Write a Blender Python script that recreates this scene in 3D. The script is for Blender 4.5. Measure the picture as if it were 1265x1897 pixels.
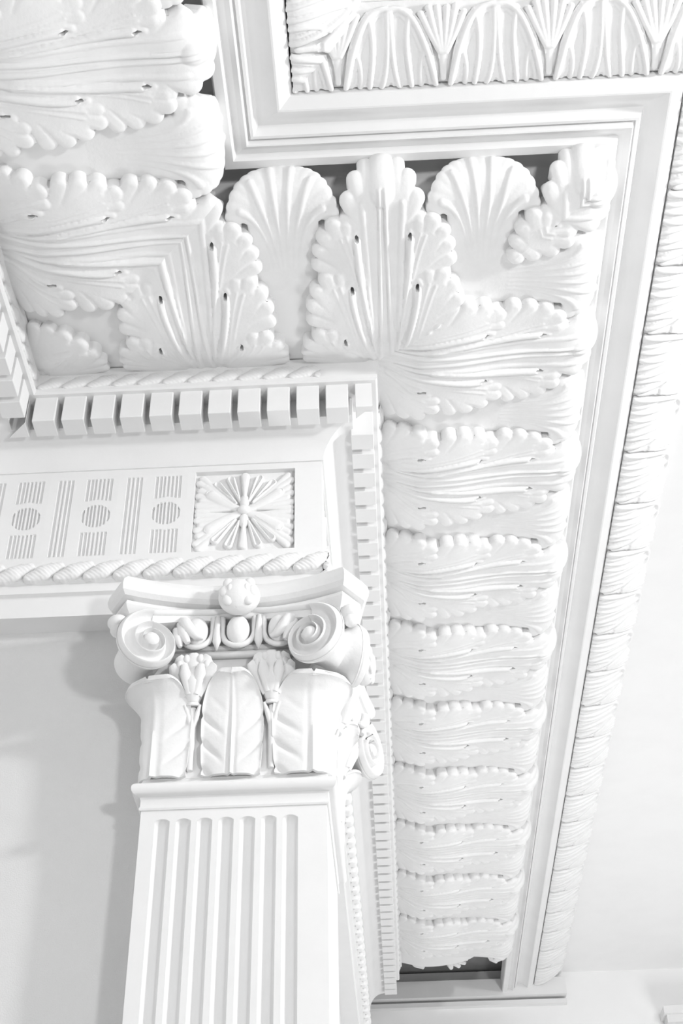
import bpy, bmesh, math, random
import numpy as np
from mathutils import Vector, Matrix
for o in list(bpy.data.objects): bpy.data.objects.remove(o)
S = bpy.context.scene
C = S.collection
PI = math.pi
rng = random.Random(7)

# ------------------------------------------------------------------ camera
FPX = 2479.28
cam = bpy.data.cameras.new('camera'); cam_o = bpy.data.objects.new('camera', cam); C.objects.link(cam_o)
cam.sensor_fit = 'HORIZONTAL'; cam.sensor_width = 36.0; cam.lens = FPX / 1265 * 36.0
cam.clip_start = 0.05; cam.clip_end = 100
cx_ = (0.99876051, 0.0470564, -0.01622179); cy_ = (-0.04269056, 0.64228128, -0.76527921); cz_ = (-0.02559233, 0.76502317, 0.64349404)
cam_o.matrix_world = Matrix(((cx_[0], -cy_[0], -cz_[0], 0), (cx_[1], -cy_[1], -cz_[1], 0), (cx_[2], -cy_[2], -cz_[2], 0), (0, 0, 0, 1)))
S.camera = cam_o
# ------------------------------------------------------------------ light
w = bpy.data.worlds.new('world'); S.world = w; w.use_nodes = True
w.node_tree.nodes['Background'].inputs[0].default_value = (1, 1, 1, 1)
w.node_tree.nodes['Background'].inputs[1].default_value = 0.37
def area(name, loc, tgt, size, power, sy=None):
    l = bpy.data.lights.new(name, 'AREA'); l.energy = power; l.size = size
    if sy: l.shape = 'RECTANGLE'; l.size_y = sy
    o = bpy.data.objects.new(name, l); C.objects.link(o); o.location = loc
    o.rotation_euler = (Vector(tgt) - Vector(loc)).to_track_quat('-Z', 'Y').to_euler()
    return o
area('window_light', (3.72, 1.20, 2.92), (-0.2, 3.3, 2.6), 0.34, 120)
area('front_light', (2.1, -0.83, 1.05), (-0.3, 3.3, 2.5), 0.34, 64)
area('far_fill', (3.2, 6.2, -1.0), (1.0, 6.0, 3.4), 1.6, 98)  # added soft fill from below, brightens the far ceiling
vs = S.view_settings
vs.view_transform = 'Standard'; vs.look = 'None'; vs.gamma = 1; vs.use_curve_mapping = False
vs.exposure = 0.08

# ------------------------------------------------------------------ materials
def plaster(name, col, mott=0.03, bump=0.15, bscale=60, rough=0.75):
    m = bpy.data.materials.new(name); m.use_nodes = True; nt = m.node_tree
    b = nt.nodes['Principled BSDF']; b.inputs['Roughness'].default_value = rough
    b.inputs['Specular IOR Level'].default_value = 0.25
    tc = nt.nodes.new('ShaderNodeTexCoord')
    n1 = nt.nodes.new('ShaderNodeTexNoise'); n1.inputs['Scale'].default_value = 5; n1.inputs['Detail'].default_value = 6
    n1.inputs['Roughness'].default_value = 0.6
    r = nt.nodes.new('ShaderNodeValToRGB')
    r.color_ramp.elements[0].position = 0.35; r.color_ramp.elements[1].position = 0.6
    d = [c * (1 - mott * 2) for c in col]
    r.color_ramp.elements[0].color = (*d, 1); r.color_ramp.elements[1].color = (*col, 1)
    n2 = nt.nodes.new('ShaderNodeTexNoise'); n2.inputs['Scale'].default_value = bscale; n2.inputs['Detail'].default_value = 5
    bp = nt.nodes.new('ShaderNodeBump'); bp.inputs['Strength'].default_value = bump; bp.inputs['Distance'].default_value = 0.004
    L = nt.links.new
    L(tc.outputs['Object'], n1.inputs['Vector']); L(tc.outputs['Object'], n2.inputs['Vector'])
    L(n1.outputs['Fac'], r.inputs['Fac']); L(r.outputs['Color'], b.inputs['Base Color'])
    L(n2.outputs['Fac'], bp.inputs['Height']); L(bp.outputs['Normal'], b.inputs['Normal'])
    return m
M_ORN = plaster('carved_plaster', (0.84, 0.84, 0.84), 0.035, 0.25, 70)
M_PLN = plaster('smooth_plaster', (0.82, 0.82, 0.82), 0.015, 0.1, 40)
M_WALL = plaster('painted_wall', (0.73, 0.73, 0.73), 0.01, 0.35, 260)
M_CEIL = plaster('painted_ceiling', (0.90, 0.90, 0.90), 0.01, 0.05, 90)
M_FLOOR = plaster('stone_floor', (0.55, 0.55, 0.55), 0.05, 0.1, 20, 0.5)

# ------------------------------------------------------------------ geometry constants (camera at the origin, metres)
D = 3.3; XR = -0.1723; XL = -1.31; YEND = 9.3; YSTART = -0.3; YCOVE = 8.36; ZF = -1.6

# ------------------------------------------------------------------ helpers
def mesh(name, V, F, mat, smooth=True, angle=None):
    me = bpy.data.meshes.new(name); me.from_pydata([tuple(v) for v in V], [], [tuple(f) for f in F])
    me.materials.append(mat)
    bm = bmesh.new(); bm.from_mesh(me); bmesh.ops.recalc_face_normals(bm, faces=bm.faces)
    if smooth:
        for f in bm.faces: f.smooth = True
        if angle is not None:
            for e in bm.edges:
                if len(e.link_faces) == 2 and e.calc_face_angle(0) > angle: e.smooth = False
    bm.to_mesh(me); bm.free(); me.update()
    return me
def obj(name, me, parent=None, loc=None, rotz=0, scale=None):
    o = bpy.data.objects.new(name, me); C.objects.link(o)
    if parent: o.parent = parent
    if loc is not None: o.location = loc
    if rotz: o.rotation_euler = (0, 0, rotz)
    if scale: o.scale = scale
    return o
def thing(name, label, cat, loc=(0, 0, 0), group=None):
    o = bpy.data.objects.new(name, None); C.objects.link(o); o.location = loc; o.empty_display_size = 0.1
    o['label'] = label; o['category'] = cat
    if group: o['group'] = group
    return o
def structure(o, label=None, cat=None):
    o['kind'] = 'structure'
    if label: o['label'] = label
    if cat: o['category'] = cat
    return o
class MB:
    def __init__(s): s.V = []; s.F = []
    def add(s, V, F):
        n = len(s.V); s.V += [tuple(v) for v in V]; s.F += [tuple(i + n for i in f) for f in F]; return s
    def box(s, x0, y0, z0, x1, y1, z1):
        V = [(x, y, z) for x in (x0, x1) for y in (y0, y1) for z in (z0, z1)]
        return s.add(V, [(0, 1, 3, 2), (4, 6, 7, 5), (0, 4, 5, 1), (2, 3, 7, 6), (0, 2, 6, 4), (1, 5, 7, 3)])
    def tube(s, P, R, n=10, sq=1.0):
        P = [Vector(p) for p in P]; m = len(P)
        if not hasattr(R, '__len__'): R = [R] * m
        T = [(P[min(i + 1, m - 1)] - P[max(i - 1, 0)]).normalized() for i in range(m)]
        up = Vector((0, 1, 0)) if abs(T[0].y) < 0.9 else Vector((1, 0, 0))
        a = (up - T[0] * up.dot(T[0])).normalized(); V = []
        for i in range(m):
            a = (a - T[i] * a.dot(T[i])).normalized(); b = T[i].cross(a)
            for k in range(n):
                t = 2 * PI * k / n; V.append(P[i] + a * (math.cos(t) * R[i] * sq) + b * (math.sin(t) * R[i]))
        F = [(i * n + k, i * n + (k + 1) % n, (i + 1) * n + (k + 1) % n, (i + 1) * n + k) for i in range(m - 1) for k in range(n)]
        V.append(P[0]); V.append(P[-1]); c = len(V)
        F += [((k + 1) % n, k, c - 2) for k in range(n)] + [((m - 1) * n + k, (m - 1) * n + (k + 1) % n, c - 1) for k in range(n)]
        return s.add(V, F)
    def ell(s, c, r, ax=None, nu=16, nv=10):
        """ellipsoid; ax = 3 axis vectors"""
        ax = ax or (Vector((1, 0, 0)), Vector((0, 1, 0)), Vector((0, 0, 1))); c = Vector(c); V = []
        for j in range(1, nv):
            p = PI * j / nv
            for i in range(nu):
                t = 2 * PI * i / nu
                V.append(c + ax[0] * (r[0] * math.sin(p) * math.cos(t)) + ax[1] * (r[1] * math.sin(p) * math.sin(t)) + ax[2] * (r[2] * math.cos(p)))
        V.append(c + ax[2] * r[2]); V.append(c - ax[2] * r[2]); n = len(V)
        F = [(j * nu + i, j * nu + (i + 1) % nu, (j + 1) * nu + (i + 1) % nu, (j + 1) * nu + i) for j in range(nv - 2) for i in range(nu)]
        F += [(i, (i + 1) % nu, n - 2) for i in range(nu)] + [((nv - 2) * nu + (i + 1) % nu, (nv - 2) * nu + i, n - 1) for i in range(nu)]
        return s.add(V, F)
    def prism(s, P, z0, z1):
        n = len(P); V = [(p[0], p[1], z0) for p in P] + [(p[0], p[1], z1) for p in P]
        return s.add(V, [tuple(range(n)), tuple(range(2 * n - 1, n - 1, -1))] + [(i, (i + 1) % n, n + (i + 1) % n, n + i) for i in range(n)])
    def make(s, name, mat, smooth=True, angle=0.7): return mesh(name, s.V, s.F, mat, smooth, angle)

# runs of the moulding: local frame x = along, -y = outward from the frieze plane, z = up
RUN = {'front': ((0, D, 0), 0.0), 'side': ((XR, 0, 0), PI / 2), 'left': ((XL, 0, 0), PI / 2)}
def run_loc(run, a):
    return (a, D, 0) if run == 'front' else ((XR, a, 0) if run == 'side' else (XL, a, 0))
def run_mat(run, a):
    return Matrix.Translation(run_loc(run, a)) @ Matrix.Rotation(RUN[run][1], 4, 'Z')
# mitre planes: (point, outward normal removed)
PC = Vector((XR, D, 0)); PL = Vector((XL, D, 0))
CUTS = {'front': [(PC, Vector((1, 1, 0))), (PL, Vector((-1, -1, 0)))],
        'side': [(PC, Vector((-1, -1, 0)))], 'left': [(PL, Vector((1, 1, 0)))]}
def put(name, me, run, a, parent, z=0, ends=True):
    """place a repeated piece; pieces crossing a mitre get a cut mesh of their own"""
    mt = run_mat(run, a); mt.translation.z += z
    inside = True; none = False
    bb = [mt @ Vector((x, y, 0)) for x in (me['x0'], me['x1']) for y in (me['y0'], me['y1'])]
    cuts = []
    for p, n in CUTS[run]:
        dd = [(q - p).dot(n) for q in bb]
        if min(dd) > -1e-4: return None
        if max(dd) > 1e-4: cuts.append((p, n))
    if cuts:
        m2 = me.copy(); inv = mt.inverted(); bm = bmesh.new(); bm.from_mesh(m2)
        for p, n in cuts:
            lp = inv @ Vector((p.x, p.y, 0)); ln = (inv.to_3x3() @ n).normalized()
            bmesh.ops.bisect_plane(bm, geom=bm.verts[:] + bm.edges[:] + bm.faces[:], dist=1e-6, plane_co=lp, plane_no=ln, clear_outer=True)
        if len(bm.faces) < 4: bm.free(); return None
        bm.to_mesh(m2); bm.free(); me = m2
    o = bpy.data.objects.new(name, me); C.objects.link(o); o.parent = parent
    o.location = mt.translation; o.rotation_euler = (0, 0, RUN[run][1])
    return o
def bounds(me):
    xs = [v.co.x for v in me.vertices]; ys = [v.co.y for v in me.vertices]
    me['x0'] = min(xs); me['x1'] = max(xs); me['y0'] = min(ys); me['y1'] = max(ys); return me
def sweep(prof, closed=True, yend=YEND):
    """sweep (d,z) profile along left return - front - side return, mitred"""
    V = []; n = len(prof)
    for k in range(4):
        for d, z in prof:
            V.append(((XL + d, YSTART, z), (XL + d, D - d, z), (XR + d, D - d, z), (XR + d, yend, z))[k])
    F = []
    for k in range(3):
        for i in range(n if closed else n - 1):
            j = (i + 1) % n; F.append((k * n + i, k * n + j, (k + 1) * n + j, (k + 1) * n + i))
    if closed: F += [tuple(range(n)), tuple(range(4 * n - 1, 3 * n - 1, -1))]
    return V, F
def smooth_curve(pts, n):
    """catmull-rom through (d,z)"""
    P = [pts[0]] + list(pts) + [pts[-1]]; out = []
    for i in range(1, len(P) - 2):
        for k in range(n):
            t = k / n; q = []
            for c in range(2):
                a, b, c2, d = P[i - 1][c], P[i][c], P[i + 1][c], P[i + 2][c]
                q.append(0.5 * (2 * b + (c2 - a) * t + (2 * a - 5 * b + 4 * c2 - d) * t * t + (3 * b - a - 3 * c2 + d) * t ** 3))
            out.append(tuple(q))
    out.append(pts[-1]); return out
def bez(P, n=14):
    P = [np.array(p, float) for p in P]; out = []
    for i in range(n + 1):
        t = i / n; Q = list(P)
        while len(Q) > 1: Q = [Q[k] * (1 - t) + Q[k + 1] * t for k in range(len(Q) - 1)]
        out.append(Q[0])
    return np.array(out)
def capsules(X, Y, pts, rad):
    """distance field to a polyline with varying radius: returns r-dist (positive inside) and bulge 0..1"""
    best = np.full(X.shape, -1e9); bul = np.zeros(X.shape)
    for k in range(len(pts) - 1):
        p, q = pts[k], pts[k + 1]; r0, r1 = rad[k], rad[k + 1]
        dx, dy = q[0] - p[0], q[1] - p[1]; L2 = dx * dx + dy * dy + 1e-12
        t = np.clip(((X - p[0]) * dx + (Y - p[1]) * dy) / L2, 0, 1)
        dist = np.hypot(X - p[0] - t * dx, Y - p[1] - t * dy); r = r0 + (r1 - r0) * t
        best = np.maximum(best, r - dist)
        bul = np.maximum(bul, np.sqrt(np.clip(1 - (dist / r) ** 2, 0, 1)) * r)
    return best, bul
def relief(U, W, sdf, place, mat, name, thick=0.012, hfun=None):
    """grid sheet cut to sdf>0 with boundary snapped; place(u,w,h)->xyz arrays"""
    nu, nw = U.shape
    gu = np.gradient(sdf, axis=0) / (U[1, 0] - U[0, 0]); gw = np.gradient(sdf, axis=1) / (W[0, 1] - W[0, 0])
    ins = sdf > 0
    quad = ins[:-1, :-1] | ins[1:, :-1] | ins[:-1, 1:] | ins[1:, 1:]
    need = np.zeros_like(ins)
    for a in (0, 1):
        for b in (0, 1): need[a:nu - 1 + a, b:nw - 1 + b] |= quad
    out = need & ~ins
    g2 = gu ** 2 + gw ** 2 + 1e-9; step = np.clip(-sdf / g2, 0, 1e9)
    cell = max(abs(U[1, 0] - U[0, 0]), abs(W[0, 1] - W[0, 0])) * 1.3
    su, sw = step * gu, step * gw; ln = np.hypot(su, sw) + 1e-12; k = np.minimum(1, cell / ln)
    U2 = np.where(out, U + su * k, U); W2 = np.where(out, W + sw * k, W)
    H = hfun(U2, W2, out)
    idx = -np.ones(U.shape, int); ids = np.argwhere(need); idx[need] = np.arange(len(ids))
    X, Y, Z = place(U2[need], W2[need], H[need])
    n = len(ids)
    V = list(zip(X, Y, Z)); F = []
    q = np.argwhere(quad)
    F = [(idx[i, j], idx[i + 1, j], idx[i + 1, j + 1], idx[i, j + 1]) for i, j in q]
    # skirt
    edges = {}
    for f in F:
        for a in range(4):
            e = (f[a], f[(a + 1) % 4]); r = (e[1], e[0])
            if r in edges: del edges[r]
            else: edges[e] = 1
    X2, Y2, Z2 = place(U2[need], W2[need], H[need] - thick)
    bm_ = {}
    for a, b in edges:
        for v in (a, b):
            if v not in bm_: bm_[v] = len(V); V.append((X2[v], Y2[v], Z2[v]))
        F.append((b, a, bm_[a], bm_[b]))
    me = bpy.data.meshes.new(name); me.from_pydata([tuple(map(float, v)) for v in V], [], [tuple(map(int, f)) for f in F])
    me.materials.append(mat)
    bm = bmesh.new(); bm.from_mesh(me)
    for f in bm.faces: f.smooth = True
    for e in bm.edges:
        if len(e.link_faces) == 2 and e.calc_face_angle(0) > 1.0: e.smooth = False
    bm.to_mesh(me); bm.free(); me.update()
    return bounds(me)
def grid(u0, u1, w0, w1, step):
    nu = int(round((u1 - u0) / step)) + 1; nw = int(round((w1 - w0) / step)) + 1
    return np.meshgrid(np.linspace(u0, u1, nu), np.linspace(w0, w1, nw), indexing='ij')

# ------------------------------------------------------------------ setting
def slab(name, x0, y0, z0, x1, y1, z1, mat):
    return structure(obj(name, MB().box(x0, y0, z0, x1, y1, z1).make(name, mat, False)))
slab('floor', -4, -3, ZF - 0.1, 7, 9.6, ZF, M_FLOOR)
ceil_z = 3.535
ceiling = MB()
ceiling.box(XL + 1.33, -0.3, ceil_z, 7, D - 1.33, ceil_z + 0.1)
ceiling.box(XR + 1.33, D - 1.33, ceil_z, 7, YEND, ceil_z + 0.1)
structure(obj('ceiling', ceiling.make('ceiling', M_CEIL, False)))
WD = 0.115
slab('wall_left', XL - 0.7, YSTART, ZF, XL - WD, D + WD, 3.56, M_WALL)
slab('wall_front', XL - WD, D + WD, ZF, -0.672, 3.84, 3.56, M_WALL)
slab('wall_corner', -0.672, D + WD, 2.430, XR - WD, 3.84, 3.56, M_WALL)
slab('wall_right', XR - WD - 0.5, 3.842, ZF, XR - WD, YEND, 3.56, M_WALL)
slab('wall_back', XR - 0.9, YEND, ZF, 7, YEND + 0.3, 3.56, M_CEIL)
M_SHADE = plaster('void_shade', (0.22, 0.22, 0.22), 0.1, 0.4, 30)  # shade of the hollow above the coving, painted in as a dark colour
vo = MB().box(XL - 0.7, YSTART, 3.565, XL + 1.30, YEND + 0.3, 3.66).box(XL + 1.30, D - 1.30, 3.565, XR + 1.30, YEND + 0.3, 3.66)
structure(obj('ceiling_void', vo.make('ceiling_void', M_SHADE, False)))
t = MB().box(XR - 0.1, YEND - 0.09, 3.355, XR + 1.34, YEND, 3.47).box(XR - 0.1, YEND - 0.05, 3.305, XR + 1.34, YEND, 3.335)
structure(obj('trim_1', t.make('trim', M_PLN, False)))

# ------------------------------------------------------------------ architrave with twisted leaf band
arch = thing('architrave', 'plain white architrave band with a twisted leaf moulding along its top, resting on the capital', 'moulding', (XR, D, 2.43))
prof = [(-WD, 2.428), (-0.03, 2.428), (-0.03, 2.500), (-0.028, 2.503), (-0.012, 2.507), (-0.012, 2.538), (0.0, 2.543), (0.0, 2.612), (-WD, 2.612)]
def world_child(name, me, parent):
    o = obj(name, me, parent); o.matrix_parent_inverse = Matrix.Translation(-Vector(parent.location)); return o
def wput(name, me, run, a, parent, z=0):
    o = put(name, me, run, a, parent, z)
    if o: o.matrix_parent_inverse = Matrix.Translation(-Vector(parent.location))
    return o
V, F = sweep(prof); world_child('band', mesh('architrave_band', V, F, M_PLN, False), arch)
def rope_leaf(w, h, out, seed):
    """one slanted leaf of a twisted leaf band, local: x along, z up from 0..h, -y out"""
    U, W = grid(-w * 0.80, w * 0.80, -0.006, h + 0.004, 0.0026)
    sh = 0.75
    # sheared leaf: centre line leaning right as it rises
    def lobe(U, W):
        fs = []
        for (x0, z0, x1, z1, r0, r1) in ((-w * .42, h * .12, w * .05, h * .42, h * .26, h * .42), (w * .0, h * .4, w * .5, h * .76, h * .42, h * .24), (-w * .15, h * .45, w * .25, h * .82, h * .24, h * .18), (-w * .1, h * .15, w * .3, h * .45, h * .14, h * .2)):
            fs.append(capsules(U, W, bez([(x0, z0), (x1, z1)], 3), np.linspace(r0, r1, 4)))
        return fs
    fs = lobe(U, W); sdf = np.max([f[0] for f in fs], 0)
    def hf(u, w_, o_):
        f2 = lobe(u, w_); b = np.max([f[1] for f in f2], 0)
        return out * 0.35 + b * (0.75 if out > 0.01 else 0.5) + 0.0012 * np.sin((u * 0.8 + w_) * 480)
    return relief(U, W, sdf, lambda u, w_, h_: (u, -h_, w_), M_ORN, 'rope_leaf', out * 0.9, hf)
RL = rope_leaf(0.100, 0.066, 0.020, 1)
def run_units(pitch, a_front, yend=YEND - 0.1, left_from=0.9, dmin=0.0):
    """centres along the three runs, mirrored about both corners"""
    out = []
    a = a_front
    while a > XL - 0.3: a -= pitch
    while a < XR + 1.6:
        out.append(('front', a)); a += pitch
    # side: u = X-XR -> Y = D-u
    a = a_front - XR
    while a < 1.6: a += pitch
    y = D - a
    while y < yend: out.append(('side', y)); y += pitch
    k = a_front - XL
    while k > -0.3: k -= pitch
    y = D - k
    while y > left_from: out.append(('left', y)); y -= pitch
    return out
for run, a in run_units(0.094, -0.30): wput('leaf', RL, run, a, arch, 2.545)

# ------------------------------------------------------------------ frieze
FZ0, FZ1 = 2.612, 3.004
frieze = thing('frieze', 'white frieze of fluted panels with round medallions and a square corner rosette', 'frieze', (XR, D, FZ0))
V, F = sweep([(-0.04, FZ0), (-0.022, FZ0), (-0.022, FZ1), (-0.04, FZ1)]); world_child('backing', mesh('frieze_backing', V, F, M_PLN, False), frieze)
# plain borders
PB, PT = 2.637, 2.975
def board(run_a0, run_a1, z0, z1):
    return bounds(MB().box(run_a0, -0.0, z0, run_a1, 0.022, z1).make('border', M_PLN, False))
V, F = sweep([(-0.022, PT), (0.0, PT), (0.0, FZ1), (-0.022, FZ1)]); world_child('border', mesh('frieze_border', V, F, M_PLN, False), frieze)
V, F = sweep([(-0.022, FZ0), (0.0, FZ0), (0.0, PB), (-0.022, PB)]); world_child('border', mesh('frieze_border', V, F, M_PLN, False), frieze)
TP = 0.2290
def flute_tile():
    st = 0.229 / 104; nx = 105; nz = 154
    u = np.linspace(-TP / 2, TP / 2, nx); z = np.linspace(PB, PT, nz); U, W = np.meshgrid(u, z, indexing='ij')
    H = np.zeros_like(U); cz = 2.804; cu = -0.050
    dep = 0.0065
    def flutes(mask, c, half, n):
        p = 2 * half / n; ph = (U - (c - half)) / p; fr = ph - np.floor(ph)
        return mask & (fr > 0.16) & (fr < 0.72)
    x = np.abs(U - cu)
    top = (x < 0.045) & (W > 2.868) & (W < 2.962); bot = (x < 0.045) & (W < 2.735) & (W > 2.640)
    r = np.hypot(U - cu, W - cz)
    top &= r > 0.070; bot &= r > 0.070
    H[flutes(top, cu, 0.045, 7)] = dep; H[flutes(bot, cu, 0.045, 7)] = dep
    rc = r < 0.047; H[rc & flutes(rc, cu, 0.047, 8)] = dep * 1.15
    c2 = 0.062; x2 = np.abs(U - c2); strip = (x2 < 0.028) & (W > 2.640) & (W < 2.962)
    H[flutes(strip, c2, 0.028, 4)] = dep
    V = [(float(U[i, j]), float(H[i, j]), float(W[i, j])) for i in range(nx) for j in range(nz)]
    F = [(i * nz + j, (i + 1) * nz + j, (i + 1) * nz + j + 1, i * nz + j + 1) for i in range(nx - 1) for j in range(nz - 1)]
    n = len(V)
    for (xx, zz) in ((-TP / 2, PB), (TP / 2, PB), (TP / 2, PT), (-TP / 2, PT)): V.append((xx, 0.0215, zz))
    ring = [i * nz for i in range(nx)]; F.append(tuple(ring[::-1]) + (n, n + 1))
    ring = [i * nz + nz - 1 for i in range(nx)]; F.append(tuple(ring) + (n + 2, n + 3))
    F.append(tuple([nz - 1 - j for j in range(nz)]) + (n, n + 3)); F.append(tuple([(nx - 1) * nz + j for j in range(nz)]) + (n + 2, n + 1))
    return bounds(mesh('fluted_panel', V, F, M_PLN, False))
FT = flute_tile()
RX0, RX1 = -0.592, -0.262       # rosette square on the front
# tile centres: circle centres at -.682, -.911, ... (circle is at cu=-.05 in the tile => strip to its right must be mirrored)
for me_v in FT.vertices: pass
FTm = FT.copy(); FTm.transform(Matrix.Scale(-1, 4, (1, 0, 0))); FTm.flip_normals(); bounds(FTm)
# order from the rosette leftward: circle, strip, circle, strip
cc = -0.682
k = 0
while cc - k * TP > XL - 0.2:
    wput('fluted_panel', FTm, 'front', cc - k * TP - 0.050, frieze); k += 1
edge = cc - 0.05 + TP / 2
wput('fluted_panel', FT, 'left', D - (XL - XL) - 0.35, frieze)
for k in range(1, 9): wput('fluted_panel', FT, 'left', D - 0.35 - k * TP, frieze)
wput('border', board(D - 0.35 + TP / 2, D, PB, PT), 'left', 0, frieze)
wput('border', board(edge, RX0, PB, PT), 'front', 0, frieze)
wput('border', board(RX1, XR, PB, PT), 'front', 0, frieze)
sy0 = D + (XR - RX1); sy1 = D + (XR - RX0)
wput('border', board(D, sy0, PB, PT), 'side', 0, frieze)
wput('border', board(sy1, sy1 + 0.04, PB, PT), 'side', 0, frieze)
k = 0
while sy1 + 0.04 + (k + .5) * TP < YEND: wput('fluted_panel', FT, 'side', sy1 + 0.04 + (k + 0.5) * TP, frieze); k += 1
# rosette parts (local centre at origin in x,z)
RW = RX1 - RX0; RH = PT - PB
def petal(ang, L, r0, r1, loop=True, start=0.045, out=0.010, bendx=0.0):
    ca, sa = math.sin(ang), math.cos(ang)
    p0 = (ca * start, sa * start); p2 = (ca * L, sa * L); p1 = ((p0[0] + p2[0]) / 2 + bendx * sa, (p0[1] + p2[1]) / 2 - bendx * ca)
    pts = bez([p0, p1, p2], 8); rad = np.linspace(r0, r1, 9)
    m = r1 + 0.006
    U, W = grid(pts[:, 0].min() - m, pts[:, 0].max() + m, pts[:, 1].min() - m, pts[:, 1].max() + m, 0.0022)
    s, b = capsules(U, W, pts, rad)
    def hf(u, w_, o_):
        s2, b2 = capsules(u, w_, pts, rad)
        h = out + np.clip(s2, 0, 0.004) * 1.6
        if loop: h -= np.clip(s2 - 0.0055, 0, 0.006) * 1.9
        else: h += b2 * 0.35
        return h
    return relief(U, W, s, lambda u, w_, h_: (u, -h_ + 0.020, w_), M_ORN, 'petal', out, hf)
def rleaf(sx, sz):
    """acanthus leaf of the rosette spreading sideways into a quarter"""
    F_ = []
    tips = [(0.150, 0.008), (0.152, 0.032), (0.140, 0.052), (0.152, 0.072), (0.146, 0.095), (0.128, 0.110), (0.152, 0.128), (0.142, 0.148)]
    for i, (tx, tz) in enumerate(tips):
        r = 0.0125
        F_.append((bez([(0.02, 0.012), (0.055 + 0.002 * i, 0.012 + tz * 0.3), (tx * 0.9, tz * 0.92), (tx, tz)], 7), np.linspace(0.008, r, 8)))
        if i in (1, 4, 6): F_.append((bez([(tx * .6, tz * .6), (tx - 0.022, tz + 0.004)], 3), np.linspace(0.010, 0.009, 4)))
    F_.append((bez([(0.02, 0.01), (0.07, 0.035), (0.11, 0.07)], 6), np.linspace(0.014, 0.022, 7)))
    F_ = [(p * np.array([sx, sz]), r) for p, r in F_]
    U, W = grid(min(0, sx * 0.166), max(0, sx * 0.166), min(0, sz * 0.164), max(0, sz * 0.164), 0.0024)
    def ev(u, w_):
        s = np.full(u.shape, -1e9); b = np.zeros(u.shape)
        for p, r in F_:
            a, c = capsules(u, w_, p, r); s = np.maximum(s, a); b = np.maximum(b, c)
        return s, b
    s, b = ev(U, W)
    return relief(U, W, s, lambda u, w_, h_: (u, -h_ + 0.020, w_), M_ORN, 'rosette_leaf', 0.010, lambda u, w_, o_: 0.008 + ev(u, w_)[1] * 0.5)
ros_back = MB().box(-RW / 2, 0.0195, -RH / 2, RW / 2, 0.022, RH / 2).make('rosette_ground', M_ORN, False); bounds(ros_back)
pet = [petal(math.radians(a), L, 0.005, 0.0145, a != 0) for a, L in ((-56, .140), (-38, .148), (-19, .146), (0, .148), (19, .146), (38, .148), (56, .140))]
boss_m = bounds(MB().ell((0, 0.004, 0), (0.022, 0.016, 0.017)).make('boss', M_ORN))
stem_m = bounds(MB().ell((0, 0.012, 0.040), (0.016, 0.012, 0.03)).ell((0, 0.012, -0.040), (0.016, 0.012, 0.03)).make('bud', M_ORN))
rl = [rleaf(sx, sz) for sx in (-1, 1) for sz in (-1, 1)]
petd = []
for m in pet:
    m2 = m.copy(); m2.transform(Matrix.Scale(-1, 4, (0, 0, 1))); m2.flip_normals(); petd.append(bounds(m2))
for run, a in (('front', (RX0 + RX1) / 2), ('side', (sy0 + sy1) / 2)):
    r = wput('rosette_panel', ros_back, run, a, frieze, (PB + PT) / 2)
    for nm, ms in (('petal', pet), ('petal', petd), ('acanthus_leaf', rl), ('bud', [stem_m]), ('boss', [boss_m])):
        for m in ms: obj(nm, m, r)

# ------------------------------------------------------------------ cornice with dentils
corn = thing('dentil_cornice', 'white cornice with a row of square dentil blocks and a leaf band above them, over the frieze', 'cornice', (XR, D, FZ1))
cav = [(0.006 + 0.088 * (1 - math.cos(t * PI / 2)), 3.004 + 0.096 * math.sin(t * PI / 2)) for t in [i / 8 for i in range(9)]]
prof = [(-0.05, 3.004), (0.006, 3.000)] + cav + [(0.108, 3.102), (0.110, 3.180), (0.190, 3.180), (0.196, 3.186), (0.196, 3.202), (0.190, 3.206), (0.203, 3.262), (0.214, 3.268), (0.205, 3.280), (-0.05, 3.280)]
V, F = sweep(prof, True, YCOVE + 0.05); world_child('body', mesh('cornice_body', V, F, M_PLN, True, 0.4), corn)
def chamfer_box(x0, x1, y0, y1, z0, z1):
    bm = bmesh.new(); bmesh.ops.create_cube(bm, size=1)
    for v in bm.verts: v.co = Vector((x0 + (v.co.x + .5) * (x1 - x0), y0 + (v.co.y + .5) * (y1 - y0), z0 + (v.co.z + .5) * (z1 - z0)))
    bmesh.ops.bevel(bm, geom=bm.edges[:], offset=0.0018, segments=1, affect='EDGES')
    me = bpy.data.meshes.new('dentil'); bm.to_mesh(me); bm.free(); me.materials.append(M_PLN); return me
DM = bounds(chamfer_box(-0.037, 0.037, -0.176, -0.100, 3.074, 3.182))
dx = 0.0968
a = -0.0520 + 0.037 - dx * 1
a = -0.015
while a > XL + 0.13:
    wput('dentil', DM, 'front', a, corn); a -= dx
y = D - 0.17 + 0.037 - 0.004 + 0.097 * 0.62
y = 3.247 + 0.0485
while y < YCOVE: wput('dentil', DM, 'side', y, corn); y += 0.0968
y = D - 0.185 - 0.045
while y > 1.2: wput('dentil', DM, 'left', y, corn); y -= 0.0968
RL2 = rope_leaf(0.092, 0.060, 0.006, 2)
for run, a in run_units(0.084, -0.05, YCOVE):
    o = wput('leaf', RL2, run, a, corn, 3.204)
    if o:
        off = (0, -0.191, 0) if run == 'front' else (0.191, 0, 0)
        o.location = Vector(o.location) + Vector(off)
        # remove ones past the corner at this offset
        X, Y = o.location.x, o.location.y
        if run == 'front' and (X > XR + 0.21 or X < XL + 0.21): bpy.data.objects.remove(o)
        elif run == 'side' and Y < D - 0.21: bpy.data.objects.remove(o)
        elif run == 'left' and Y > D - 0.21: bpy.data.objects.remove(o)

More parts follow.
